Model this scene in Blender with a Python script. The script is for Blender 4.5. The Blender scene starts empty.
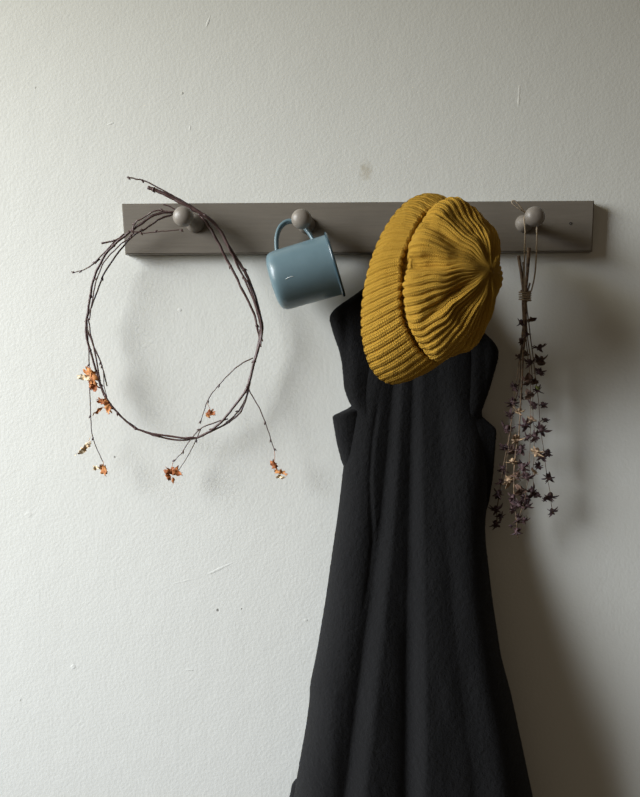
import bpy, bmesh, math, random
from mathutils import Vector, noise, Matrix
PI = math.pi
SC = bpy.context.scene
COL = SC.collection

# ------------------------------------------------------------------ camera
D = 1.08            # camera distance from the wall (m)
F = 778.0           # focal length in pixels of the 640 x 797 frame
CX, CY = 375.0, 350.0
CZ = 1.35           # camera height
cam_d = bpy.data.cameras.new('camera'); cam = bpy.data.objects.new('camera', cam_d); COL.objects.link(cam)
cam.location = (0, -D, CZ); cam.rotation_euler = (PI/2, 0, 0)
cam_d.sensor_width = 36; cam_d.lens = F*36/797
cam_d.shift_x = (320-CX)/797; cam_d.shift_y = (CY-398.5)/797
cam_d.clip_start = .01
SC.camera = cam

# ------------------------------------------------------------------ light
W = bpy.data.worlds.new('world'); SC.world = W; W.use_nodes = True
bg = W.node_tree.nodes['Background']
bg.inputs[0].default_value = (1.0, .80, .58, 1); bg.inputs[1].default_value = .09

def area(name, loc, target, sx, sy, power, col, spread=180):
    l = bpy.data.lights.new(name, 'AREA'); l.shape = 'RECTANGLE'; l.size = sx; l.size_y = sy
    l.energy = power; l.color = col; l.spread = math.radians(spread)
    o = bpy.data.objects.new(name, l); COL.objects.link(o); o.location = loc
    o.rotation_euler = (Vector(target)-Vector(loc)).to_track_quat('-Z', 'Y').to_euler()
    return o
area('window_daylight', (-2.0, -.84, 1.6), (-.45, 0, .9), 1.35, 1.7, 15.2, (.68, .775, 1.0), 58)
area('warm_fill', (-2.0, -.84, 1.85), (-.5, 0, 1.15), 1.35, 1.7, 12, (1.0, .92, .62), 71)  # fill light added beside the window light to warm the upper wall

SC.view_settings.view_transform = 'Standard'; SC.view_settings.look = 'None'
SC.view_settings.gamma = 1; SC.view_settings.exposure = 0.0
SC.view_settings.use_curve_mapping = False

# ------------------------------------------------------------------ helpers
def P(px, py, d=0.0):
    """point at distance d off the wall that the camera sees at (px, py)"""
    s = (D-d)/F
    return Vector(((px-CX)*s, -d, CZ-(py-CY)*s))

def S(c): return tuple((x/12.92 if x <= .04045 else ((x+.055)/1.055)**2.4) for x in [v/255 for v in c])

class NT:
    def __init__(s, name):
        s.m = bpy.data.materials.new(name); s.m.use_nodes = True
        s.t = s.m.node_tree; s.n = s.t.nodes; s.b = s.n['Principled BSDF']
    def new(s, ty, **kw):
        n = s.n.new(ty)
        for k, v in kw.items(): setattr(n, k, v)
        return n
    def link(s, a, b): s.t.links.new(a, b)
    def math(s, op, a, b=None, clamp=False):
        n = s.new('ShaderNodeMath', operation=op, use_clamp=clamp)
        for i, v in enumerate((a, b)):
            if v is None: continue
            if isinstance(v, (int, float)): n.inputs[i].default_value = v
            else: s.link(v, n.inputs[i])
        return n.outputs[0]
    def coord(s, kind='Object'): return s.new('ShaderNodeTexCoord').outputs[kind]
    def noise(s, vec, scale, detail=3, rough=.5):
        n = s.new('ShaderNodeTexNoise'); s.link(vec, n.inputs['Vector'])
        n.inputs['Scale'].default_value = scale; n.inputs['Detail'].default_value = detail
        n.inputs['Roughness'].default_value = rough
        return n.outputs['Fac']
    def mapping(s, vec, loc=(0,0,0), rot=(0,0,0), sc=(1,1,1), ty='POINT'):
        n = s.new('ShaderNodeMapping', vector_type=ty); s.link(vec, n.inputs[0])
        n.inputs['Location'].default_value = loc; n.inputs['Rotation'].default_value = rot
        n.inputs['Scale'].default_value = sc
        return n.outputs[0]
    def ramp(s, fac, stops):
        n = s.new('ShaderNodeValToRGB'); s.link(fac, n.inputs[0])
        e = n.color_ramp.elements
        while len(e) < len(stops): e.new(.5)
        for el, (p, c) in zip(e, stops): el.position = p; el.color = (*c, 1)
        return n.outputs[0]
    def mix(s, fac, a, b):
        n = s.new('ShaderNodeMix', data_type='RGBA')
        if isinstance(fac, (int, float)): n.inputs[0].default_value = fac
        else: s.link(fac, n.inputs[0])
        for i, v in ((6, a), (7, b)):
            if isinstance(v, tuple): n.inputs[i].default_value = (*v, 1)
            else: s.link(v, n.inputs[i])
        return n.outputs[2]
    def bump(s, h, strength, dist, prev=None):
        n = s.new('ShaderNodeBump'); s.link(h, n.inputs['Height'])
        n.inputs['Strength'].default_value = strength; n.inputs['Distance'].default_value = dist
        if prev is not None: s.link(prev, n.inputs['Normal'])
        s.link(n.outputs[0], s.b.inputs['Normal']); return n.outputs[0]
    def base(s, c):
        if isinstance(c, tuple): s.b.inputs['Base Color'].default_value = (*c, 1)
        else: s.link(c, s.b.inputs['Base Color'])
    def set(s, **kw):
        for k, v in kw.items(): s.b.inputs[k.replace('_', ' ')].default_value = v

def mesh_obj(name, verts, faces, mat, parent=None, uvs=None, smooth=True):
    me = bpy.data.meshes.new(name); me.from_pydata([tuple(v) for v in verts], [], faces)
    if uvs is not None:
        ul = me.uv_layers.new(name='uv')
        for p in me.polygons:
            for k, li in zip(p.vertices, p.loop_indices): ul.data[li].uv = uvs[k]
    for p in me.polygons: p.use_smooth = smooth
    me.materials.append(mat)
    o = bpy.data.objects.new(name, me); COL.objects.link(o)
    if parent: o.parent = parent; o.matrix_parent_inverse = Matrix.Translation(parent.location).inverted()
    return o

def fix_normals(o):
    bm = bmesh.new(); bm.from_mesh(o.data); bmesh.ops.recalc_face_normals(bm, faces=bm.faces[:]); bm.to_mesh(o.data); bm.free()

def empty(name, loc, label, cat, group=None):
    o = bpy.data.objects.new(name, None); COL.objects.link(o); o.location = loc; o.empty_display_size = .02
    tag(o, label, cat, group); return o
def tag(o, label, cat=None, group=None):
    o['label'] = label
    if cat: o['category'] = cat
    if group: o['group'] = group

class MB:
    def __init__(s): s.v = []; s.f = []; s.uv = []
    def add(s, verts, faces, uvs=None):
        b = len(s.v); s.v += [Vector(v) for v in verts]; s.f += [tuple(i+b for i in f) for f in faces]
        s.uv += uvs if uvs else [(0, 0)]*len(verts)
    def build(s, name, mat, parent=None, smooth=True):
        o = mesh_obj(name, s.v, s.f, mat, parent, s.uv, smooth); fix_normals(o); return o
    def tube(s, pts, rad, seg=8, cap=True):
        """pts: list of Vectors; rad: number or function of t"""
        n = len(pts); rr = [(rad(i/(n-1)) if callable(rad) else rad) for i in range(n)]
        up = None; vs = []; fs = []; uv = []; L = 0
        for i, p in enumerate(pts):
            t = (pts[min(i+1, n-1)]-pts[max(i-1, 0)]).normalized()
            if up is None:
                up = t.orthogonal().normalized()
            up = (up - t*up.dot(t)).normalized(); sd = t.cross(up)
            if i: L += (p-pts[i-1]).length
            for k in range(seg):
                a = 2*PI*k/seg; vs.append(p+(up*math.cos(a)+sd*math.sin(a))*rr[i]); uv.append((k/seg, L))
        for i in range(n-1):
            for k in range(seg):
                k2 = (k+1) % seg; fs.append((i*seg+k, i*seg+k2, (i+1)*seg+k2, (i+1)*seg+k))
        if cap: fs.append(tuple(range(seg))); fs.append(tuple((n-1)*seg+k for k in range(seg)))
        s.add(vs, fs, uv)
    def ell(s, c, axis, a, b, seg=8, rings=6, point=0.0):
        """ellipsoid about c, long half-axis a along axis, cross radius b; point sharpens the tip"""
        axis = axis.normalized(); u = axis.orthogonal().normalized(); w = axis.cross(u)
        vs = [c-axis*a]; fs = []
        for i in range(1, rings):
            th = PI*i/rings; z = -math.cos(th); r = math.sin(th)*b*(1-point*max(0, z))
            for k in range(seg):
                q = 2*PI*k/seg; vs.append(c+axis*a*z+(u*math.cos(q)+w*math.sin(q))*r)
        vs.append(c+axis*a); e = len(vs)-1
        for k in range(seg):
            k2 = (k+1) % seg; fs.append((0, 1+k2, 1+k)); fs.append((e, e-seg+k, e-seg+k2))
            for i in range(rings-2): fs.append((1+i*seg+k, 1+i*seg+k2, 1+(i+1)*seg+k2, 1+(i+1)*seg+k))
        s.add(vs, fs)

def spline(pts, n):
    """Catmull-Rom through pts"""
    q = [pts[0]*2-pts[1]]+list(pts)+[pts[-1]*2-pts[-2]]; m = len(pts)-1; out = []
    for i in range(n+1):
        x = i/n*m; k = min(int(x), m-1); t = x-k; a, b, c, d = q[k:k+4]
        out.append(((b*2)+(c-a)*t+(a*2-b*5+c*4-d)*t*t+(-a+b*3-c*3+d)*t**3)*.5)
    return out
def lerp_tab(tab, y):
    if y <= tab[0][0]: return tab[0][1]
    for (a, va), (b, vb) in zip(tab, tab[1:]):
        if y <= b: return va+(vb-va)*(y-a)/(b-a)
    return tab[-1][1]
def sm_tab(tab, y, w=5): return sum(lerp_tab(tab, y+w*k/2) for k in (-2, -1, 0, 1, 2))/5
def sstep(a, b, x):
    t = max(0, min(1, (x-a)/(b-a))); return t*t*(3-2*t)
def lathe(mb, o, axis, prof, seg=32):
    """prof: (distance along axis, radius)"""
    axis = axis.normalized(); u = axis.orthogonal().normalized(); w = axis.cross(u); vs = []; fs = []; n = len(prof)
    for z, r in prof:
        for k in range(seg):
            q = 2*PI*k/seg; vs.append(o+axis*z+(u*math.cos(q)+w*math.sin(q))*max(r, 1e-5))
    for i in range(n-1):
        for k in range(seg):
            k2 = (k+1) % seg; fs.append((i*seg+k, i*seg+k2, (i+1)*seg+k2, (i+1)*seg+k))
    mb.add(vs, fs)

# ------------------------------------------------------------------ materials
def m_wall():
    t = NT('painted_plaster'); co = t.coord()
    h1 = t.noise(co, 230, 3, .55); h2 = t.noise(co, 42, 2, .5); h3 = t.noise(co, 6, 3, .5)
    blot = t.noise(co, 3.0, 4, .6)
    col = t.mix(blot, S((206, 207, 201)), S((213, 214, 209)))
    # small marks: (px, py, half length px, half width px, angle deg, raised, stain colour or None)
    marks = [(519, 96, 12, 1.3, 88, .5, S((226, 226, 220))), (217, 570, 17, 1.4, 25, .45, None), (185, 581, 12, 1.0, 14, .3, None),
             (366, 171, 7, 11, 0, .05, S((183, 178, 163))), (36, 88, 1.3, 1.5, 0, -.6, S((105, 100, 90))), (182, 93, 1.4, 1.6, 0, .7, S((150, 148, 140))),
             (218, 610, 1.3, 1.6, 20, -.8, S((80, 76, 70))), (242, 609, 1, 1, 0, -.5, S((120, 116, 108))), (115, 457, 1.2, 1.2, 0, -.5, S((100, 96, 88))),
             (148, 344, 9, 2.2, 35, .22, None), (138, 347, 3, 5, 0, .2, None), (190, 670, 5, 1, -5, .5, None), (73, 667, 3, 2.5, 0, .6, None),
             (208, 22, 7, 1.1, 70, .6, None), (110, 124, 4, 1.1, 20, .5, None), (180, 310, 2.2, 2.2, 0, .9, None), (306, 620, 2.5, 1.5, 0, .7, None),
             (190, 128, 3, 1, 80, .5, None), (20, 700, 2, 1.2, 60, .5, S((160, 160, 155))), (28, 515, 4, 3, 0, .4, None)]
    wob = t.noise(co, 120, 2, .5); tot = None
    for (x, y, a, b, an, amp, st) in marks:
        p = P(x, y, 0)
        v = t.mapping(co, loc=(p.x, 0, p.z), rot=(0, -math.radians(an), 0), sc=(a*D/F, 1, b*D/F), ty='TEXTURE')
        sp = t.new('ShaderNodeSeparateXYZ'); t.link(v, sp.inputs[0])
        r = t.math('ADD', t.math('POWER', t.math('ABSOLUTE', sp.outputs[0]), 2.0), t.math('POWER', t.math('ABSOLUTE', sp.outputs[2]), 2.0))
        r = t.math('ADD', r, t.math('MULTIPLY', t.math('SUBTRACT', wob, .5), 2.6))
        k = t.math('SUBTRACT', 1.0, r, clamp=True)
        if st: col = t.mix(t.math('MULTIPLY', k, .75), col, st)
        k = t.math('MULTIPLY', k, amp); tot = k if tot is None else t.math('ADD', tot, k)
    t.base(col); t.set(Roughness=.62, Specular_IOR_Level=.35)
    b = t.bump(h1, .36, .0010); b = t.bump(h2, .12, .0025, b); b = t.bump(h3, .12, .008, b); t.bump(tot, .8, .0007, b)
    return t.m
def m_rail():
    t = NT('taupe_paint'); co = t.coord()
    st = t.mapping(co, sc=(6, 40, 90)); n = t.noise(st, 3.2, 4, .6)
    g = t.noise(co, 20, 3, .6)
    t.base(t.mix(t.ramp(t.math('ADD', t.math('MULTIPLY', n, .6), t.math('MULTIPLY', g, .4)), [(.3, (0, 0, 0)), (.7, (1, 1, 1))]), S((104, 98, 89)), S((115, 108, 98))))
    t.set(Roughness=.5, Specular_IOR_Level=.35); t.bump(n, .35, .0009); return t.m
def m_peg():
    t = NT('taupe_peg_paint'); co = t.coord(); n = t.noise(co, 160, 3, .6)
    t.base(t.mix(n, S((118, 111, 103)), S((135, 128, 119)))); t.set(Roughness=.42); t.bump(n, .2, .0006); return t.m
def m_plain(name, c, rough=.6, **kw):
    t = NT(name); t.base(c); t.set(Roughness=rough, **kw); return t.m
def m_enamel():
    t = NT('blue_enamel'); co = t.coord(); n = t.noise(co, 60, 3, .6)
    t.base(t.mix(n, S((90, 112, 120)), S((101, 123, 131)))); t.set(Roughness=.36, Specular_IOR_Level=.4, Coat_Weight=.25, Coat_Roughness=.25)
    t.bump(t.noise(co, 45, 2, .5), .12, .002); return t.m
def m_knit():
    t = NT('mustard_wool_knit'); uv = t.coord('UV'); co = t.coord()
    sp = t.new('ShaderNodeSeparateXYZ'); t.link(uv, sp.inputs[0]); U, V = sp.outputs[0], sp.outputs[1]
    pp = t.math('PINGPONG', t.math('MULTIPLY', U, 3.0), .5)
    ph = t.math('ADD', V, t.math('MULTIPLY', pp, 1.3))
    st = t.math('ABSOLUTE', t.math('SINE', t.math('MULTIPLY', ph, PI)))
    col = t.math('ABSOLUTE', t.math('SINE', t.math('MULTIPLY', U, 3*PI)))
    h = t.math('MULTIPLY', t.math('POWER', st, .6), t.math('ADD', t.math('MULTIPLY', col, .6), .4))
    fz = t.noise(co, 900, 3, .7); big = t.noise(co, 35, 3, .6)
    h2 = t.math('ADD', t.math('MULTIPLY', h, .9), t.math('MULTIPLY', fz, .8))
    c = t.mix(big, S((200, 154, 55)), S((220, 176, 74)))
    c2 = t.mix(t.math('MULTIPLY', t.noise(co, 420, 2, .7), .6), c, S((160, 114, 34)))
    t.base(c2); t.set(Roughness=.9, Specular_IOR_Level=.15, Sheen_Weight=.15, Sheen_Roughness=.5)
    t.b.inputs['Sheen Tint'].default_value = (*S((240, 200, 90)), 1)
    t.bump(h2, 1.0, .0022); return t.m
def m_coat():
    t = NT('black_boiled_wool'); co = t.coord(); n = t.noise(co, 420, 4, .7); n2 = t.noise(co, 130, 3, .6)
    t.base(t.mix(n, S((15, 15, 16)), S((26, 26, 27)))); t.set(Roughness=.95, Specular_IOR_Level=.1, Sheen_Weight=.035, Sheen_Roughness=.6)
    b = t.bump(n, .8, .0018); t.bump(n2, .6, .003, b); return t.m
def m_bark():
    t = NT('birch_twig_bark'); co = t.coord(); n = t.noise(co, 260, 3, .6)
    t.base(t.mix(n, S((48, 30, 30)), S((92, 66, 62)))); t.set(Roughness=.45); t.bump(n, .4, .0006); return t.m
def m_leaf(name, a, b):
    t = NT(name); co = t.coord(); n = t.noise(co, 190, 3, .6)
    t.base(t.ramp(n, [(.35, a), (.62, b)])); t.set(Roughness=.7); t.bump(n, .5, .001)
    t.b.inputs['Subsurface Weight'].default_value = 0; return t.m
def m_twine():
    t = NT('jute_twine'); uv = t.coord('UV'); sp = t.new('ShaderNodeSeparateXYZ'); t.link(uv, sp.inputs[0])
    s_ = t.math('SINE', t.math('ADD', t.math('MULTIPLY', sp.outputs[0], 2*PI), t.math('MULTIPLY', sp.outputs[1], 3500)))
    t.base(t.mix(s_, S((150, 134, 112)), S((190, 174, 150)))); t.set(Roughness=.9); t.bump(s_, .5, .0004); return t.m
M_WALL, M_RAIL, M_PEG, M_ENAMEL, M_KNIT, M_COAT, M_BARK, M_TWINE = m_wall(), m_rail(), m_peg(), m_enamel(), m_knit(), m_coat(), m_bark(), m_twine()
M_DARK = m_plain('dark_recess', S((40, 36, 33)), .9)
M_RIM = m_plain('dark_blue_enamel_rim', S((52, 74, 84)), .25, Coat_Weight=.4)
M_INNER = m_plain('pale_enamel', S((96, 128, 138)), .25)
M_PALE_MARK = m_plain('pale_mark_enamel', S((190, 196, 196)), .3)
M_LF = [m_leaf('rust_leaf', S((120, 62, 28)), S((176, 104, 50))), m_leaf('pale_dry_leaf', S((205, 165, 115)), S((244, 228, 196))), m_leaf('orange_leaf', S((150, 82, 32)), S((205, 140, 78)))]
M_FL = [m_leaf('dried_purple_petal', S((44, 30, 33)), S((84, 60, 62))), m_leaf('dried_tan_petal', S((120, 94, 74)), S((185, 160, 128))), m_leaf('dried_brown_petal', S((60, 44, 38)), S((104, 80, 66)))]
M_STEM = m_leaf('dried_stem', S((70, 54, 42)), S((124, 102, 78)))
M_GREEN = m_leaf('faded_green_leaf', S((90, 100, 45)), S((125, 135, 70)))

# ------------------------------------------------------------------ the wall
mb = MB()
x0, x1, z0, z1 = -3.0, 3.0, -.1, 2.9
mb.add([(x0,0,z0),(x1,0,z0),(x1,0,z1),(x0,0,z1),(x0,.12,z0),(x1,.12,z0),(x1,.12,z1),(x0,.12,z1)],
       [(0,1,2,3),(5,4,7,6),(4,0,3,7),(1,5,6,2),(3,2,6,7),(4,5,1,0)])
w = mb.build('wall_back', M_WALL, smooth=False); w['kind'] = 'structure'

# ------------------------------------------------------------------ peg rail
RT = .018
rail = empty('peg_rail', P(358, 228, 0), 'long grey-brown painted wooden rail with four round pegs fixed on the wall', 'peg rail')
bm = bmesh.new()
fr = [P(121.5, 203.5, RT), P(594.5, 200.5, RT), P(592.5, 251.5, RT), P(125, 254.5, RT)]
vf = [bm.verts.new(p) for p in fr]; vb = [bm.verts.new((p.x, 0.0, p.z)) for p in fr]
bm.faces.new(vf); bm.faces.new(vb[::-1])
for i in range(4): bm.faces.new((vf[i], vb[i], vb[(i+1) % 4], vf[(i+1) % 4]))
bmesh.ops.recalc_face_normals(bm, faces=bm.faces[:])
bmesh.ops.bevel(bm, geom=[e for e in bm.edges if all(v.co.y < -.001 for v in e.verts)], offset=.0016, segments=3, affect='EDGES')
me = bpy.data.meshes.new('board'); bm.to_mesh(me); bm.free(); me.materials.append(M_RAIL)
board = bpy.data.objects.new('board', me); COL.objects.link(board); board.parent = rail; board.matrix_parent_inverse = Matrix.Translation(rail.location).inverted()
mb = MB(); c = P(570.5, 223.5, RT)
lathe(mb, c+Vector((0, .002, 0)), Vector((0, -1, 0)), [(0, 0), (0, .0019), (.0024, .0019), (.0024, .0012), (.0014, .0006), (.0014, 0)], 16)
o = mb.build('screw', M_DARK, rail); o['label'] = 'small dark sunken screw head'

PEG = [(0, .0118), (.002, .0122), (.005, .0118), (.009, .0092), (.014, .0068), (.020, .0056), (.028, .0054), (.035, .0062), (.039, .0078),
       (.0415, .0105), (.0445, .0125), (.0485, .0134), (.0525, .0130), (.056, .0112), (.0585, .0078), (.0598, .004), (.060, 0)]
PEGS = [(195.5, 224, (183, 216.5)), (306.5, 225, (301.5, 219)), (424, 223, (427, 216)), (523.5, 224, (535, 216.5))]
peg_axis = []
for bx, by, (kx, ky) in PEGS:
    b = P(bx, by, RT-.001); k = P(kx, ky, RT+.049); ax = (k-b).normalized(); peg_axis.append((b, ax))
    mb = MB(); lathe(mb, b, ax, PEG, 36); mb.build('peg', M_PEG, rail)

# ------------------------------------------------------------------ enamel mug
def make_mug():
    base = P(273.5, 282.5, .066); rimc = P(334.5, 264.5, .064)
    ax = (rimc-base).normalized(); L = (rimc-base).length
    root = empty('enamel_mug', base, 'slate blue enamel mug hanging by its handle from the second peg, tipped sideways', 'mug')
    prof = [(-.001, 0), (-.001, .028), (.0005, .0332), (.003, .0366), (.007, .0385), (.012, .0392)]
    for k in range(1, 11): t = k/10; prof.append((.012+(L-.014)*t, .0392+.0011*t))
    outer = prof[:]
    outer += [(L, .0405), (L+.0003, .0412)]
    inner = [(L+.0002, .0400)]+[(.010+(L-.012)*t/10, .0380+.0013*t/10) for t in range(10, -1, -1)]+[(.004, .033), (.0025, .026), (.0025, 0)]
    mb = MB(); lathe(mb, base, ax, outer+inner, 64); mb.build('cup', M_ENAMEL, root)
    mb = MB()    # rolled rim
    pr = []; 
    for k in range(13): q = 2*PI*k/12; pr.append((L+.0005+.0021*math.cos(q), .0418+.0021*math.sin(q)))
    lathe(mb, base, ax, pr, 64); o = mb.build('rim', M_RIM, root); o['label'] = 'dark rolled rim'
    # handle: flat band in the plane of the axis and the direction towards the peg neck
    mid = base+ax*(L*.5); nb, nax = peg_axis[1]; neck = nb+nax*.027
    up = (neck-mid); up = (up-ax*up.dot(ax)).normalized(); side = ax.cross(up).normalized()
    def pt(px, py, d): return P(px, py, d)
    r0 = .037
    def q(a, h): return base+ax*a+up*h
    ctrl = [q(.0150, .0355), q(.0160, .046), q(.0200, .061), q(.0275, .0730), q(.0385, .0785), q(.0500, .0745), q(.0585, .0635), q(.0635, .050), q(.0655, .0375)]
    pts = spline(ctrl, 48); vs = []; fs = []; n = len(pts); W_, T_ = .0052, .0026
    K = 12
    for i, p in enumerate(pts):
        tg = (pts[min(i+1, n-1)]-pts[max(i-1, 0)]).normalized(); nn = side.cross(tg).normalized()
        wd = W_*(1+.25*abs(i/(n-1)*2-1)**4)
        for k in range(K):
            a = 2*PI*k/K; ca, sa = math.cos(a), math.sin(a)
            vs.append(p+side*wd*math.copysign(abs(ca)**.7, ca)+nn*(T_*math.copysign(abs(sa)**.7, sa)+.0012*(1-ca*ca)*0))
    for i in range(n-1):
        for k in range(K): k2 = (k+1) % K; fs.append((i*K+k, i*K+k2, (i+1)*K+k2, (i+1)*K+k))
    fs.append(tuple(range(K))); fs.append(tuple((n-1)*K+k for k in range(K)))
    mb = MB(); mb.add(vs, fs); mb.build('handle', M_ENAMEL, root)
    # thin pale mark laid on the wall of the cup
    mb = MB(); c = P(289.5, 277.5, .1); camp = Vector((0, -D, CZ)); dr = (c-camp).normalized()
    # ray against the cup's cone
    pp = camp.copy(); t = .85
    for _ in range(4000):
        x = camp+dr*t; a = (x-base).dot(ax); rr = ((x-base)-ax*a).length
        if rr < .0392+.0011*max(0, min(1, (a-.012)/(L-.014))): break
        t += .0001
    hit = camp+dr*t; a = (hit-base).dot(ax); nrm = ((hit-base)-ax*a).normalized(); tang = (P(296, 275.5, .1)-P(284, 279.5, .1)).normalized()
    tang = (tang-nrm*tang.dot(nrm)).normalized(); bt = nrm.cross(tang); vs = []; N = 18
    for k in range(N):
        q_ = 2*PI*k/N; x = math.cos(q_)*.0055; y = math.sin(q_)*.0005*(1+.7*noise.noise(Vector((k*.9, 3, 1))))
        vs.append(hit+tang*x+bt*(y-.0004*math.cos(q_*2))+nrm*.0001)
    top = [v+nrm*.0002 for v in vs]
    mb.add(vs+top, [tuple(range(N)), tuple(range(N, 2*N))]+[(k, (k+1) % N, N+(k+1) % N, N+k) for k in range(N)])
    o = mb.build('pale_mark', M_PALE_MARK, root); o['label'] = 'thin pale mark on the enamel'
    return root
make_mug()

# ------------------------------------------------------------------ coat
coat = empty('wool_coat', P(424, 260, .02), 'long black wool coat with wide collar hanging from the third peg under the yellow hat', 'coat')
def shell(name, ytop, ybot, rows, left, right, dfun, dback, dedge, N=120, sm=5, rnd=.012):
    """closed cloth shell; rows run down the image, each row a loop: front from left to right, back returning"""
    vs = []; fs = []; K = N+N//3
    ys = [ytop+(ybot-ytop)*j/rows for j in range(rows+1)]
    for y in ys:
        xl, xr = sm_tab(left, y, sm), sm_tab(right, y, sm)
        e = sstep(0, 1, min((y-ytop), (ybot-y))/6+.02)
        for k in range(N+1):
            s_ = k/N; s2 = .5-.5*math.cos(PI*s_)
            x = xl+(xr-xl)*s2
            prof = (1-abs(2*s2-1)**5)**.6 if 0 < s2 < 1 else 0
            de = dedge(y); df = dfun(x, y, s2); d = de+(df-de)*prof*e
            wob = noise.noise(Vector((x*.05, y*.02, 2.2)))*.0015+noise.noise(Vector((x*.35, y*.35, 7)))*.0003
            p = P(x, y, de if k in (0, N) else d+wob)
            if k in (0, N): p.x += noise.noise(Vector((y*.5, k, 3)))*.0009
            vs.append(p)
        nb = N//3
        for k in range(1, nb):
            s_ = 1-k/nb; s2 = .5-.5*math.cos(PI*s_); x = xl+(xr-xl)*s2
            prof = (1-abs(2*s2-1)**4)**.5
            de = dedge(y); db = dback(y); q = P(x, y, de); 
            d = de+(db-de)*prof*e; vs.append(Vector((q.x, -d, q.z)))
    K = N+1+N//3-1
    for j in range(rows):
        for k in range(K):
            k2 = (k+1) % K; fs.append((j*K+k, j*K+k2, (j+1)*K+k2, (j+1)*K+k))
    fs.append(tuple(range(K))); fs.append(tuple(rows*K+k for k in range(K)))
    o = mesh_obj(name, vs, fs, M_COAT, coat); fix_normals(o); return o
bodyL = [(262, 404), (290, 386), (330, 373), (360, 364), (390, 356), (407, 352.5), (440, 347), (470, 343), (501, 339.5), (520, 337), (540, 334), (600, 325.5), (656, 316), (684, 310), (700, 309.5), (726, 306), (782, 296), (800, 293.5), (950, 272), (1080, 258)]
bodyR = [(262, 440), (290, 462), (330, 474), (380, 480), (415, 482), (440, 486), (477, 488), (505, 487), (525, 485), (545, 486), (600, 492.5), (656, 501), (693, 511), (740, 521), (797, 533), (950, 566), (1080, 585)]
V1 = [(300, 405), (350, 398), (392, 392), (450, 387), (520, 380), (600, 369), (700, 356), (797, 344), (1080, 312)]
V2 = [(300, 418), (385, 412), (450, 410), (540, 408), (650, 406), (797, 405), (1080, 404)]
V3 = [(300, 436), (400, 438), (540, 446), (700, 462), (797, 475), (1080, 510)]
V0 = [(300, 396), (400, 378), (440, 372), (480, 369), (540, 372), (580, 368), (700, 345), (1080, 290)]
def body_d(x, y, s):
    g = sstep(290, 760, y); amp = .007+.022*g
    top = .040+.095*sstep(370, 760, y)
    def saw(x, v, wl, wr, a):      # cloth sinks slowly towards the crease, then steps up with a rounded lit slope
        u = x-v
        if u < 0: return -a*math.exp(u/wl)
        return -a*(1-sstep(0, wr, u))
    k = .8+g*1.0; fd = sstep(375, 430, y)
    d = top
    d += saw(x, lerp_tab(V1, y), 15*k, 13*k, amp*.60)
    d += saw(x, lerp_tab(V2, y), 14*k, 13*k, amp*.60)
    d += saw(x, lerp_tab(V3, y), 24*k, 22*k, amp*.35)
    d += saw(x, lerp_tab(V0, y), 3, 5, .0022*fd*(1-sstep(560, 640, y)))
    # pocket edge low on the left
    if y > 600:
        d += .0022*sstep(689, 692, y+noise.noise(Vector((x*.1, 0, 0)))*2)*(1-sstep(330, 345, x))
    return max(d, .021)
shell('coat_body', 262, 1080, 330, bodyL, bodyR, body_d, lambda y: .006 if y > 262 else .02, lambda y: .024+.040*sstep(430, 780, y), N=220)
collL = [(243, 404), (250, 396), (275, 376), (288, 364), (298, 350), (306, 338), (312, 331.5), (318, 329), (335, 333.5), (350, 339), (364, 342), (388, 344), (400, 348), (409, 353), (430, 362)]
collR = [(243, 440), (250, 446), (290, 460), (318, 472), (328, 480), (336, 488), (343, 495), (350, 498.8), (358, 498.5), (364, 497), (390, 489.5), (405, 484), (416, 480), (430, 472)]
def coll_d(x, y, s):
    e = abs(2*s-1)
    return .032+.012*sstep(.55, .95, e)-.004*math.exp(-((abs(x-415)-70)/6)**2)
shell('collar', 243, 424, 130, collL, collR, coll_d, lambda y: .0195, lambda y: .030, N=100, sm=3)
def lapel(tabL, tabR, y0, y1):
    shell('lapel', y0, y1, 60, tabL, tabR, lambda x, y, s: .034+.003*math.sin(s*5), lambda y: .022, lambda y: .027, N=40, sm=1.5)
lapel([(406, 352), (411, 343), (415.5, 332.5), (418, 332.5), (442, 336.5), (460, 341), (470, 345), (490, 352)], [(406, 372), (490, 372)], 405.5, 490)
lapel([(414, 466), (520, 466)], [(414, 480), (419, 485), (424, 491), (428.5, 496), (432, 496.5), (477, 493), (500, 489.5), (520, 484)], 414, 520)
# sleeve hanging down behind the coat front, its end showing low on the left
mb = MB()
pts = spline([P(392, 500, .022), P(378, 600, .026), P(350, 700, .034), P(323, 765, .040), P(309, 800, .042), P(300, 905, .045)], 60)
vs = []; fs = []; n = len(pts); K = 24
for i, p in enumerate(pts):
    t = i/(n-1); rw = .022+.010*sstep(.55, .95, t)+.0015*math.sin(i*.9); rd = .008+.011*sstep(.1, .6, t); rw *= .6+.4*sstep(0, .4, t)
    for k in range(K):
        a = 2*PI*k/K; vs.append(p+Vector((math.cos(a)*rw, math.sin(a)*rd, 0)))
for i in range(n-1):
    for k in range(K): k2 = (k+1) % K; fs.append((i*K+k, i*K+k2, (i+1)*K+k2, (i+1)*K+k))
fs.append(tuple(range(K))); fs.append(tuple((n-1)*K+k for k in range(K)))
mb.add(vs, fs); mb.build('sleeve', M_COAT, coat)
# cloth hanging loop over the neck of the peg
pb, pa = peg_axis[2]; nk = pb+pa*.014
mb = MB(); loop = []
for i in range(25):
    a = PI*i/24; loop.append(nk+Vector((math.cos(a)*.0095, 0, math.sin(a)*.0085)))
loop = [P(433, 248, .026)]+loop+[P(413, 248, .026)]
mb.tube(spline(loop, 60), .0018, 8); mb.build('hanging_loop', M_COAT, coat)

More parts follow.
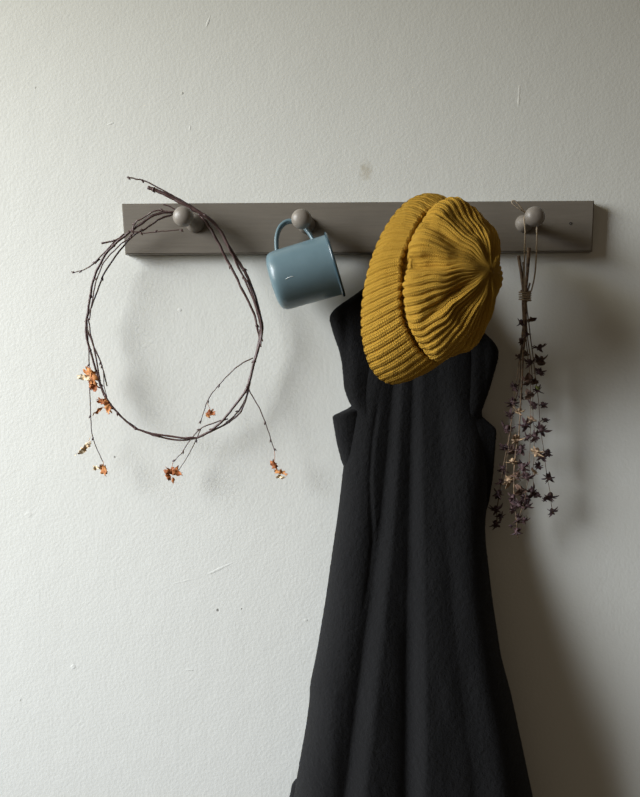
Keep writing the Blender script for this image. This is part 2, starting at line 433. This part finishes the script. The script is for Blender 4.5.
# ------------------------------------------------------------------ knitted hat
hat = empty('knitted_hat', P(424, 280, .09), 'mustard yellow rib-knit beanie with turned-up cuff hanging over the black coat', 'hat')
NR = 50
def ring(c, top, near, far):
    c, top, near, far = P(*c), P(*top), P(*near), P(*far)
    return c, top-c, near-c, far-c
R0 = ring((412, 289, .088), (427, 194, .088), (363.5, 291, .125), (450, 282, .066))
R1 = ring((441, 283, .103), (448, 203, .098), (397, 277, .148), (478, 285, .080))
APEX = P(490, 271, .158)
def rpt(c, A, B, Bf, u, k=1.0):
    su = math.sin(u); return c+(A*math.cos(u)+(B*su if su > 0 else Bf*(-su)))*k
def mixring(a, b, t): return tuple(x.lerp(y, t) for x, y in zip(a, b))
NU = NR*10
# arc length parameter so that ribs keep an even width
def arc_table(R):
    ps = [rpt(*R, 2*PI*i/720) for i in range(721)]; L = [0]
    for a, b in zip(ps, ps[1:]): L.append(L[-1]+(b-a).length)
    return [l/L[-1] for l in L]
ARC = arc_table(R1)
def u_of(s):
    lo, hi = 0, 720
    while hi-lo > 1:
        m = (lo+hi)//2
        if ARC[m] <= s: lo = m
        else: hi = m
    return 2*PI*(lo+(s-ARC[lo])/(ARC[hi]-ARC[lo]))/720
US = [u_of(i/NU) for i in range(NU)]
def grid_mesh(name, rows, disp, vcoord, parent):
    """rows: list of closed loops of NU points; displaced along the normal by disp(i, j, normal)"""
    n = len(rows); out = []
    for j in range(n):
        for i in range(NU):
            a = rows[j][(i+3) % NU]-rows[j][(i-3) % NU]
            b = rows[min(j+1, n-1)][i]-rows[max(j-1, 0)][i]
            nr = a.cross(b)
            nr = nr.normalized() if nr.length > 1e-12 else Vector((1, 0, 0))
            out.append((rows[j][i], nr))
    vs = []; uv = []
    for j in range(n):
        for i in range(NU):
            p, nr = out[j*NU+i]; vs.append(p+nr*disp(i, j)); uv.append((i/NU*NR, vcoord[j]))
    fs = []; me_uv = []
    for j in range(n-1):
        for i in range(NU): i2 = (i+1) % NU; fs.append((j*NU+i, j*NU+i2, (j+1)*NU+i2, (j+1)*NU+i))
    o = mesh_obj(name, vs, fs, M_KNIT, parent, uv)
    ul = o.data.uv_layers[0]     # unwrap the seam column
    for p in o.data.polygons:
        us = [ul.data[l].uv[0] for l in p.loop_indices]
        if max(us)-min(us) > NR/2:
            for l in p.loop_indices:
                if ul.data[l].uv[0] < NR/2: ul.data[l].uv[0] += NR
    return o
cH = (rpt(*R1, PI/2)-rpt(*R0, PI/2)).length
def cuff_pt(u, t, off):
    c = rpt(*mixring(R0, R1, t), u, 1.0)
    cc = R0[0].lerp(R1[0], t); o_ = (c-cc).normalized()
    bul = .004*math.sin(PI*max(0, min(1, t)))
    edge = (.006*noise.noise(Vector((math.cos(u)*1.9, math.sin(u)*1.9, 4)))+.0007*math.sin(u*50))*t*t
    return c+o_*(off+bul)+(R1[0]-R0[0]).normalized()*(edge+.0022*sstep(.8, 1, t)*0)
rows = []; vc = []; kind = []
TH = .0065
NO = 44
for j in range(NO+1):            # outer layer from the opening to the free edge
    t = j/NO; rows.append([cuff_pt(u, t, 0) for u in US]); vc.append(t*cH/.0026); kind.append(1)
for j in range(1, 9):            # rounded free edge
    a = PI*j/8; rows.append([cuff_pt(u, 1+.07*math.sin(a), -TH/2+TH/2*math.cos(a)) for u in US]); vc.append((cH+TH*j/8)/.0026); kind.append(.8)
for j in range(1, 13):
    t = 1-j/12*.97; rows.append([cuff_pt(u, t, -TH) for u in US]); vc.append((cH+TH+j*.004)/.0026); kind.append(.4)
for j in range(1, 8):
    a = PI*j/8; rows.append([cuff_pt(u, .03-.07*math.sin(a), -TH/2-TH/2*math.cos(a)) for u in US]); vc.append((2*cH+2*TH)/.0026); kind.append(.7)
rows.append(rows[0]); vc.append((2*cH+3*TH)/.0026); kind.append(1)
SGN = 1
def ribp(i, ph=0):
    x = (i/10+ph) % 1; v = abs(math.sin(PI*x)); return v**.5-.62
def cuff_disp(i, j):
    n = noise.noise(Vector((i*.11, j*.12, 0)))*.0006
    return SGN*(.0023*ribp(i, .12*noise.noise(Vector((i*.05, j*.06, 3))))*kind[j]*(1+.4*noise.noise(Vector((i*.05, j*.03, 8))))+n)
# check the orientation of the normals once
def orient(rows):
    j = 2; i = NU//8
    a = rows[j][(i+3) % NU]-rows[j][(i-3) % NU]; b = rows[j+1][i]-rows[j-1][i]
    cen = sum(rows[j], Vector())/NU; return 1 if a.cross(b).dot(rows[j][i]-cen) > 0 else -1
SGN = orient(rows)
cuff = grid_mesh('cuff', rows, cuff_disp, vc, hat); fix_normals(cuff)
# crown
rows = []; vc = []; tt = []
NC = 110; L = 0
def crown_pt(u, t):
    if t < 0:                    # the part tucked inside the cuff
        R = mixring(R0, R1, 1+t); return rpt(*R, u, .84)
    c = R1[0].lerp(APEX, t); 
    k = (1-t**2.25)**.62*(1+.10*math.sin(PI*min(1, t*1.25))*(1-.3*t)); k = k*(.84+.085*sstep(0, .16, t))*(1+.012*math.sin(u*7+t*3))
    p = c+(rpt(*R1, u)-R1[0])*k
    f = .0065*sstep(0, .45, t)*(1-.35*sstep(.7, 1, t))
    return p+noise.noise_vector(p*17+Vector((3.1, 1.7, 8.2)))*f+noise.noise_vector(p*48)*f*.35
for j in range(NC+1):
    t = -.45+1.45*(j/NC) if j < NC else 1.0
    if t > 0: t = 1-(1-t)**1.35 if t < 1 else 1
    t = min(t, .9995); tt.append(t)
    rows.append([crown_pt(u, t) for u in US])
    if j: L += (rows[j][NU//4]-rows[j-1][NU//4]).length
    vc.append(L/.0026)
SGN = orient(rows)
def crown_disp(i, j):
    t = tt[j]; u = US[i]; f = sstep(1.0, .72, t)
    uu = i/NU
    d = .0042*ribp(i, .30*noise.noise(Vector((i*.03, j*.045, 5))))*(1+.5*noise.noise(Vector((i*.045, j*.03, 15))))*(.35+.65*f)*(1-sstep(.93, 1, t))
    # bunched folds running from the cuff to the tip
    nearness = max(0, math.sin(u))
    d += -.0115*math.exp(-((uu-.232-.02*t)/.020)**2)*sstep(-.05, .32, t)*sstep(.95, .5, t)
    d += .0055*math.exp(-((uu-.192)/.022)**2)*sstep(0, .35, t)*sstep(1, .5, t)
    d += -.0090*math.exp(-((uu-.128-.02*t)/.017)**2)*sstep(.1, .3, t)*sstep(.9, .5, t)
    d += -.0085*math.exp(-((uu-.385+.03*t)/.020)**2)*sstep(.25, .6, t)*sstep(1, .8, t)
    d += .0040*math.exp(-((uu-.30)/.03)**2)*sstep(.05, .3, t)*sstep(1, .6, t)
    # puckers where the decreases gather at the tip
    d += .0022*math.cos(u*8+1)*sstep(.5, .8, t)*sstep(1, .93, t)
    d += .0035*noise.noise(Vector((math.cos(u)*2.2, math.sin(u)*2.2, t*2.5)))*sstep(-.1, .2, t)*f
    d += .0006*noise.noise(Vector((i*.15, j*.2, 9)))
    return SGN*d
crown = grid_mesh('crown', rows, crown_disp, vc, hat); fix_normals(crown)

# ------------------------------------------------------------------ twig wreath
wreath = empty('twig_wreath', P(190, 222, .04), 'round wreath of thin dark birch twigs with a few dry leaves on the leftmost peg', 'wreath')
def wd(y):   # distance off the wall: over the peg at the top, close to the wall at the bottom
    return lerp_tab([(170, .042), (205, .042), (235, .039), (262, .037), (330, .034), (440, .030), (600, .026)], y)
rng = random.Random(3)
def twig(pts, r0, r1, off=0, buds=(), wig=.6, name='twig', n=None, parent=wreath, budr=1.0):
    pv = [P(x, y, wd(y)+off) for x, y in pts]; n = n or max(12, len(pts)*9); sp = spline(pv, n); seed = rng.random()*50
    for i, p in enumerate(sp):
        p.x += noise.noise(Vector((i*.22, seed, 0)))*.0011*wig; p.z += noise.noise(Vector((i*.22, seed, 9)))*.0011*wig
        p.y += noise.noise(Vector((i*.12, seed, 19)))*.002*wig
        if p.y > -.006: p.y = -.006
    mb = MB(); mb.tube(sp, lambda t: (r0+(r1-r0)*t)*1.06*(1+.12*noise.noise(Vector((t*n*.6, seed, 3)))), 8)
    bl = list(buds)
    for t in bl:
        s = 1 if t > 0 else -1; t = abs(t); i = max(1, min(len(sp)-2, int(t*n))); tg = (sp[i+1]-sp[i-1]).normalized()
        nn = Vector((tg.z, 0, -tg.x))*s; r = r0+(r1-r0)*t
        ax = (tg+nn*.55).normalized()
        mb.ell(sp[i]+nn*r*.8+ax*.0014*budr, ax, .0028*budr, .00115*budr, point=.55)
        mb.ell(sp[i], tg, .0022*budr, r*1.5)
    return mb.build(name, M_BARK, parent)
A1 = [(148, 187.5), (160, 192), (172.5, 198), (187, 205.5), (199, 212), (216, 225), (229, 247), (240, 264), (247.5, 277), (257, 303), (262, 329), (258, 350), (253, 366), (247.5, 387), (236, 404), (221, 422), (202.5, 435.6), (187.5, 438), (165, 435.6), (142.5, 431), (127.5, 422.5), (110.6, 404), (101, 385), (97.5, 366), (92, 340), (88, 318)]
twig(A1, .0024, .0009, .004, (.02, -.3, .47, -.52, .62, .78, -.86), .8, n=260)
A2 = [(127, 177), (136, 179), (146, 181.5), (158, 187.5), (172, 195), (190, 205), (207, 217), (220, 232), (236, 262), (250, 292), (258, 315), (260.5, 330), (257, 350), (251, 375), (248, 392), (241, 411), (229, 422), (212, 431), (195, 438.5), (176, 440), (152, 435)]
twig(A2, .0009, .0012, .001, (.01, .085, -.3, .55, .8), .7, n=220)
A3 = [(199, 214), (206, 221), (213, 233), (224, 254), (234, 273), (241, 287), (250, 305), (256, 322), (259, 338), (256, 355), (250, 378), (246, 390), (238, 402)]
twig(A3, .0018, .0012, -.004, (.3, -.6), 1.2, n=120)
A4 = [(176, 212), (157, 214), (139, 225), (125, 236), (109, 250), (97, 270), (91, 290), (88, 310), (86, 332), (90, 350), (97, 374), (106, 399), (118, 413), (131, 425), (147, 433), (160, 437)]
twig(A4, .0019, .0011, .003, (.25, -.42, .6, -.7, .8), .9, n=170)
A5 = [(200, 212), (186, 210.5), (172, 214.5), (158, 220), (146, 228), (131, 238), (115, 257), (103, 276), (97, 292), (91, 308), (86.5, 325), (93, 344), (101, 363), (107, 386)]
twig(A5, .0014, .0008, -.003, (.33, -.55, .75, .92), .9, n=150)
A6 = [(190, 213), (174, 212), (156, 211), (141, 219), (134, 224), (133, 233), (127, 239), (116, 249), (104, 262), (96, 282), (93, 297), (89, 320)]
twig(A6, .0010, .0008, .006, (.15, .35, -.5, .8), 1.0, n=120)
twig([(204, 214), (221, 232), (231, 252), (238, 268), (249, 285), (256, 306), (260.5, 322), (261.5, 347)], .0014, .0009, .007, (.5, -.97), 1.0)
twig([(128, 231), (134, 231.5), (145, 233), (160, 231.5), (172, 230.5), (183, 229.5)], .0008, .0006, .006, (.15, .35, -.55, .97), .5, name='side_twig')
twig([(101.5, 243.5), (108, 242), (116, 240), (124, 234)], .0013, .0010, .003, (.6,), .3, name='side_twig')
twig([(100, 259), (92, 265), (84, 269.5), (72, 273)], .0009, .0005, .001, (.2, -.75, .97), .4, name='side_twig')
twig([(163, 204.5), (169, 206), (176, 210), (183, 213)], .0008, .0008, .006, (), .3, name='side_twig')
twig([(88, 268), (95, 262), (103, 254), (115, 241)], .0008, .001, .002, (.3,), .4, name='side_twig')
# hanging side twigs
twig([(253, 358), (241, 364), (229, 374), (220, 384), (213, 392), (207, 402), (203, 414), (200, 424)], .0008, .0005, .004, (-.45, -.7, .97), .5, name='side_twig')
twig([(228, 419), (220, 421), (202.5, 427.5), (191, 439), (182, 452.5), (173, 462)], .0009, .0005, .004, (.45, -.78, .97), .5, name='side_twig')
twig([(201, 428), (196, 440), (189, 454), (179, 470)], .0007, .0004, .0, (-.35,), .4, name='side_twig')
twig([(247, 384), (251, 394), (260.6, 411), (267, 427), (271, 440), (274.5, 451)], .0008, .0005, .003, (.55, .8, -.97), .5, name='side_twig')
twig([(247.5, 387), (246, 397), (240, 409), (231, 419), (220, 427), (206, 433)], .0010, .0008, .0, (.45,), .8, name='side_twig')
twig([(87, 322), (88.5, 345), (89, 366), (90, 396), (91, 420), (92, 434), (97, 449), (103, 461.5)], .0008, .0005, .003, (.28, -.4, .55, .75), .5, name='side_twig')
twig([(92, 343), (98, 355), (103, 369), (104, 385), (107, 397)], .0007, .0005, .005, (.45,), .4, name='side_twig')

def leaf(cx, cy, size, mat, seed, rot, squash=.75, curl=1.0, stalk=None, lab=None):
    """a dry curled leaf; size = half length in pixels"""
    r = random.Random(seed); c = P(cx, cy, wd(cy)+.006); s = size*.00185; NR_, NA = 9, 44; vs = []
    lob = [r.uniform(.62, 1.15) for _ in range(9)]
    rm = Matrix.Rotation(math.radians(rot), 3, 'Y')
    for th in (0, 1):
        for i in range(NR_+1):
            q = i/NR_
            for k in range(NA):
                a = 2*PI*k/NA; f = k/NA*9; l = lob[int(f) % 9]*(1-(f % 1))+lob[(int(f)+1) % 9]*(f % 1)
                l *= 1-.36*abs(math.sin(4.5*a+seed))**6*q+.07*math.sin(a*17+seed)*q
                x = math.cos(a)*q*l*s; z = math.sin(a)*q*l*s*squash
                # roll the blade up along its length
                w_ = z/s*curl*1.5; zz = s*math.sin(w_)/1.5; yy = s*(1-math.cos(w_))/1.5
                yy += s*.35*noise.noise(Vector((x/s*1.9, z/s*1.9, seed)))*(.4+q); xx = x+s*.3*noise.noise(Vector((x/s*2, z/s*2, seed+5)))*q
                zz += s*.3*noise.noise(Vector((x/s*2.3, z/s*2.3, seed+9)))*q
                p = c+rm@Vector((xx, yy+th*.00035, zz)); 
                if p.y > -.003: p.y = -.003+th*.0003
                vs.append(p)
    fs = []; B = (NR_+1)*NA
    for i in range(NR_):
        for k in range(NA):
            k2 = (k+1) % NA
            if i == 0:
                fs += [(i*NA, (i+1)*NA+k2, (i+1)*NA+k), (B, B+(i+1)*NA+k, B+(i+1)*NA+k2)]
            else:
                fs += [(i*NA+k, i*NA+k2, (i+1)*NA+k2, (i+1)*NA+k), (B+i*NA+k2, B+i*NA+k, B+(i+1)*NA+k, B+(i+1)*NA+k2)]
    for k in range(NA): k2 = (k+1) % NA; fs.append((NR_*NA+k, NR_*NA+k2, B+NR_*NA+k2, B+NR_*NA+k))
    # leaf stalk
    mb = MB(); mb.add(vs, fs)
    if stalk:
        a = P(*stalk, wd(stalk[1])+.004); mb.tube(spline([a, a.lerp(c, .5)+Vector((.001, 0, -.0005)), c], 8), .00035, 6)
    o = mb.build('leaf', mat, wreath)
    if lab: o['label'] = lab
    return o
RU, PA, OR = M_LF
leaf(91, 377, 9.5, OR, 1, 70, .6, .9, (89, 366), 'curled orange-brown leaf')
leaf(84, 377, 5.5, PA, 2, 10, .5, 1.0, None, 'pale dry leaf')
leaf(93, 386, 6.5, RU, 3, 50, .8, .9, (90, 390), 'curled orange-brown leaf')
leaf(103, 401, 6, RU, 4, 20, .8, .7, (106, 396), 'curled rust leaf')
leaf(107, 407, 6, OR, 5, 60, .6, 1.0, None, 'curled rust leaf')
leaf(98, 411, 4.5, OR, 15, -40, .35, .8, None)
leaf(82, 450, 7, PA, 6, -35, .45, .8, (91, 436), 'pale dry leaf')
leaf(89, 445, 4, PA, 7, -60, .5, .9, None, 'pale dry leaf')
leaf(103, 470, 6.5, OR, 8, 65, .5, 1.0, (103, 461), 'tan curled leaf')
leaf(97, 468, 4.5, PA, 9, -10, .5, .9, None, 'pale dry leaf')
leaf(174, 472, 7.5, RU, 10, 15, .7, .8, (179, 469), 'rust curled leaf')
leaf(168, 476, 4.5, RU, 11, 70, .6, .8, (173, 462), None)
leaf(173, 480, 3.5, OR, 12, 80, .45, .8, None, None)
leaf(211, 413, 4.5, RU, 13, 5, .6, 1.0, (207, 403), 'small brown leaf')
leaf(208, 416, 3.2, OR, 16, 60, .5, 1.0, None)
leaf(273.5, 465, 5, RU, 14, 65, .65, .8, (274.5, 451), 'small rust leaf')
leaf(281, 473, 5.2, OR, 17, 20, .5, .9, (276, 468), 'small tan leaf')
leaf(281, 477, 4.5, PA, 18, 5, .35, .9, None, 'pale dry leaf')

# ------------------------------------------------------------------ dried flower bunch
bun = empty('dried_flower_bunch', P(525, 296, .038), 'bunch of dried purple-brown flowers hanging upside down by twine from the rightmost peg', 'dried flowers')
TY = 296; TD = .036
def fd(y, k): return lerp_tab([(245, .030), (296, TD), (400, TD+.5*k), (540, TD+k)], y)
stems = [
 ([(518.5, 256), (521.5, 275), (523.5, 296), (523, 325), (521, 350), (518, 385), (510, 430), (503, 470), (498, 505), (496, 526)], -.014, .0024),
 ([(529, 248), (527.5, 270), (525.5, 296), (524, 345), (521, 390), (519, 430), (514, 470), (515, 505), (518, 538)], .010, .0027),
 ([(523, 262), (524, 280), (525, 296), (527, 345), (531, 395), (530, 445), (527, 485), (520, 515)], .022, .0012),
 ([(530, 283), (528, 290), (526.5, 296), (530, 335), (537, 385), (541, 430), (546, 465), (550, 495), (553, 513)], 0, .0013),
 ([(531, 300), (525.8, 304), (528, 335), (532, 375), (534, 420), (534, 455), (533, 492)], .016, .0012),
 ([(521, 290), (524, 300), (523, 335), (516, 380), (513, 410), (508, 450), (504, 485)], -.006, .0012)]
stem_objs = []
for pts, k, r in stems:
    pv = [P(x, y, fd(y, k)) for x, y in pts]; sp = spline(pv, 90); sd = rng.random()*40
    for i, p in enumerate(sp):
        f = 0 if p.z > P(0, 300, .036).z else 1
        p.x += noise.noise(Vector((i*.15, sd, 0)))*.0016*f; p.y += noise.noise(Vector((i*.15, sd, 5)))*.0016*f
    mb = MB(); mb.tube(sp, lambda t: r*(1-.68*min(1, t*1.6)), 8); o = mb.build('stem', M_STEM, bun); stem_objs.append((o, sp))
rf = random.Random(11)
def floret(mb, c, ax, r, petals, big, wide=1):
    """a dried whorl: calyx lobes spreading round the stem"""
    u = ax.orthogonal().normalized(); w = ax.cross(u)
    for k in range(petals):
        a = 2*PI*(k+rf.uniform(-.3, .3))/petals; out = u*math.cos(a)+w*math.sin(a); tilt = rf.uniform(-.7, 1.5)
        dr = (out+ax*tilt).normalized(); ln = r*rf.uniform(.45, 1.12); wd_ = ln*rf.uniform(.15, .30)*wide
        sd = dr.cross(ax).normalized() if abs(dr.dot(ax)) < .99 else u; nn = sd.cross(dr)
        # cupped pointed petal, two sided
        NL, NW = 6, 4; vs = []
        for side in (0, 1):
            for i in range(NL+1):
                t = i/NL; hw = wd_*math.sin(PI*min(1, t*.92+.06))**.8*(1-.2*t)
                for j in range(NW+1):
                    v = j/NW*2-1
                    p = c+dr*(ln*t)+sd*(hw*v)+nn*(hw*.55*v*v-ln*.28*t*t*big+side*.0004)
                    vs.append(p)
        fs = []; B = (NL+1)*(NW+1)
        for i in range(NL):
            for j in range(NW):
                q = i*(NW+1)+j; fs += [(q, q+1, q+NW+2, q+NW+1), (B+q+1, B+q, B+q+NW+1, B+q+NW+2)]
        for i in range(NL):
            for j in (0, NW):
                q = i*(NW+1)+j; fs.append((q, q+NW+1, B+q+NW+1, B+q))
        mb.add(vs, fs)
    mb.ell(c, ax, r*.42, r*.3, 8, 6)
clusters = [(521,322,0,6),(531.5,319,2,5),(521,340,2,6),(527,334,0,5),(540,347,0,7),(541.5,359,2,7),(530,362,0,7),(519,356,2,5),(539,371,0,6.5),(528,380,2,7),(515,386,0,6),
 (537,389,0,7),(530,394,2,6),(513,401,0,8),(519,411,1,7),(543,404,0,6),(507,428,0,7.5),(516.5,438,1,8),(526,424,0,8),(532,419,1,6),(541.6,429,0,9),(545,420,0,5),(506,447,0,8),(513,461,1,7),(521,448,0,8),
 (528,437,0,6),(537,451,1,8),(541,456,0,7),(548,452,0,7),(503,468,0,7),(509,480,1,8),(527,476,0,8),(535,472,1,5),(538,466,0,6),(549,477,0,7.5),(513,497,0,7),(521,489,2,7),(532,491,0,8),(526,497,0,7),(538,494,0,5),(499,493,0,8),(496,509,0,8),
 (496,523,0,7),(500,516,0,6),(519,504,0,8),(513,508,0,6),(527,505,0,6),(518,518,0,8),(524,520,0,6),(517,531,0,7),(511,526,0,4),(550,496,0,9),(545,499,0,5),(552,511,0,6.5),(501,481,0,6),(510,414,0,6),(534,404,0,6),(523,466,0,7),(517,475,2,6),(512,450,2,6),(535,436,0,7),(521,397,0,5),(525,352,2,5),(535,380,2,5)]
for x, y, kd, r in clusters:
    best = None
    for o, sp in stem_objs:
        for i in range(30, len(sp)-1):
            q = sp[i]; s_ = (D+q.y)/F; px, py = q.x/s_+CX, CY-(q.z-CZ)/s_
            dd = (px-x)**2+(py-y)**2
            if best is None or dd < best[0]: best = (dd, o, sp, i)
    _, o, sp, i = best; q = sp[i]; c = P(x, y, -q.y+rf.uniform(-.004, .006))
    ax = (sp[i+1]-sp[i-1]).normalized(); ax = (ax+Vector((rf.uniform(-.6, .6), rf.uniform(-1.2, .3), 0))).normalized()
    mb = MB(); floret(mb, c, ax, r*.00130*1.15, 15 if r > 5 else 9, rf.uniform(.2, 1), 1.8 if kd == 2 else 1)
    if (q-c).length > .002: mb.tube([q, q.lerp(c, .5)+Vector((0, 0, .001)), c], .0006, 6)
    f = mb.build('flower', M_FL[kd], o)
    if kd == 1: f['label'] = 'pale tan dried flower'
mb = MB(); floret(mb, P(537.5, 388, .05), Vector((.2, -.6, -1)).normalized(), .0055, 4, .5)
o = mb.build('leaf', M_GREEN, bun); o['label'] = 'faded green leaf'
# twine: wraps, hanging loop round the neck of the peg and a free loop
mb = MB(); c = P(525, 296, TD)
wr = []
for i in range(121):
    a = 2*PI*4*i/120; wr.append(c+Vector((math.cos(a)*.0077, math.sin(a)*.0056, .0065-.0125*i/120)))
mb.tube(wr, .0011, 8)
pb, pa = peg_axis[3]; nk = pb+pa*.031
lp = [P(524.5, 292, TD+.006), P(524.3, 275, TD+.008), P(524.5, 255, .048), P(525.2, 232, .049), nk+Vector((-.0085, 0, .001)), nk+Vector((-.005, 0, .0063)), nk+Vector((0, 0, .0078)), nk+Vector((.005, 0, .0063)), nk+Vector((.0082, 0, -.002)),
      P(536.8, 232, .047), P(536.5, 252, .045), P(534.8, 275, TD+.006), P(531, 291, TD+.004), P(526, 296, TD+.0075)]
mb.tube(spline(lp, 120), .0010, 8)
fl = [nk+Vector((-.003, 0, .0075)), P(521, 210, .054), P(516, 206.5, .056), P(512.3, 203.5, .057), P(512.2, 201, .057), P(515, 201, .057), P(519.5, 205.5, .055), P(524, 211, .052), nk+Vector((.000, -.001, .0085))]
mb.tube(spline(fl, 60), .0008, 8)
mb.build('twine', M_TWINE, bun)
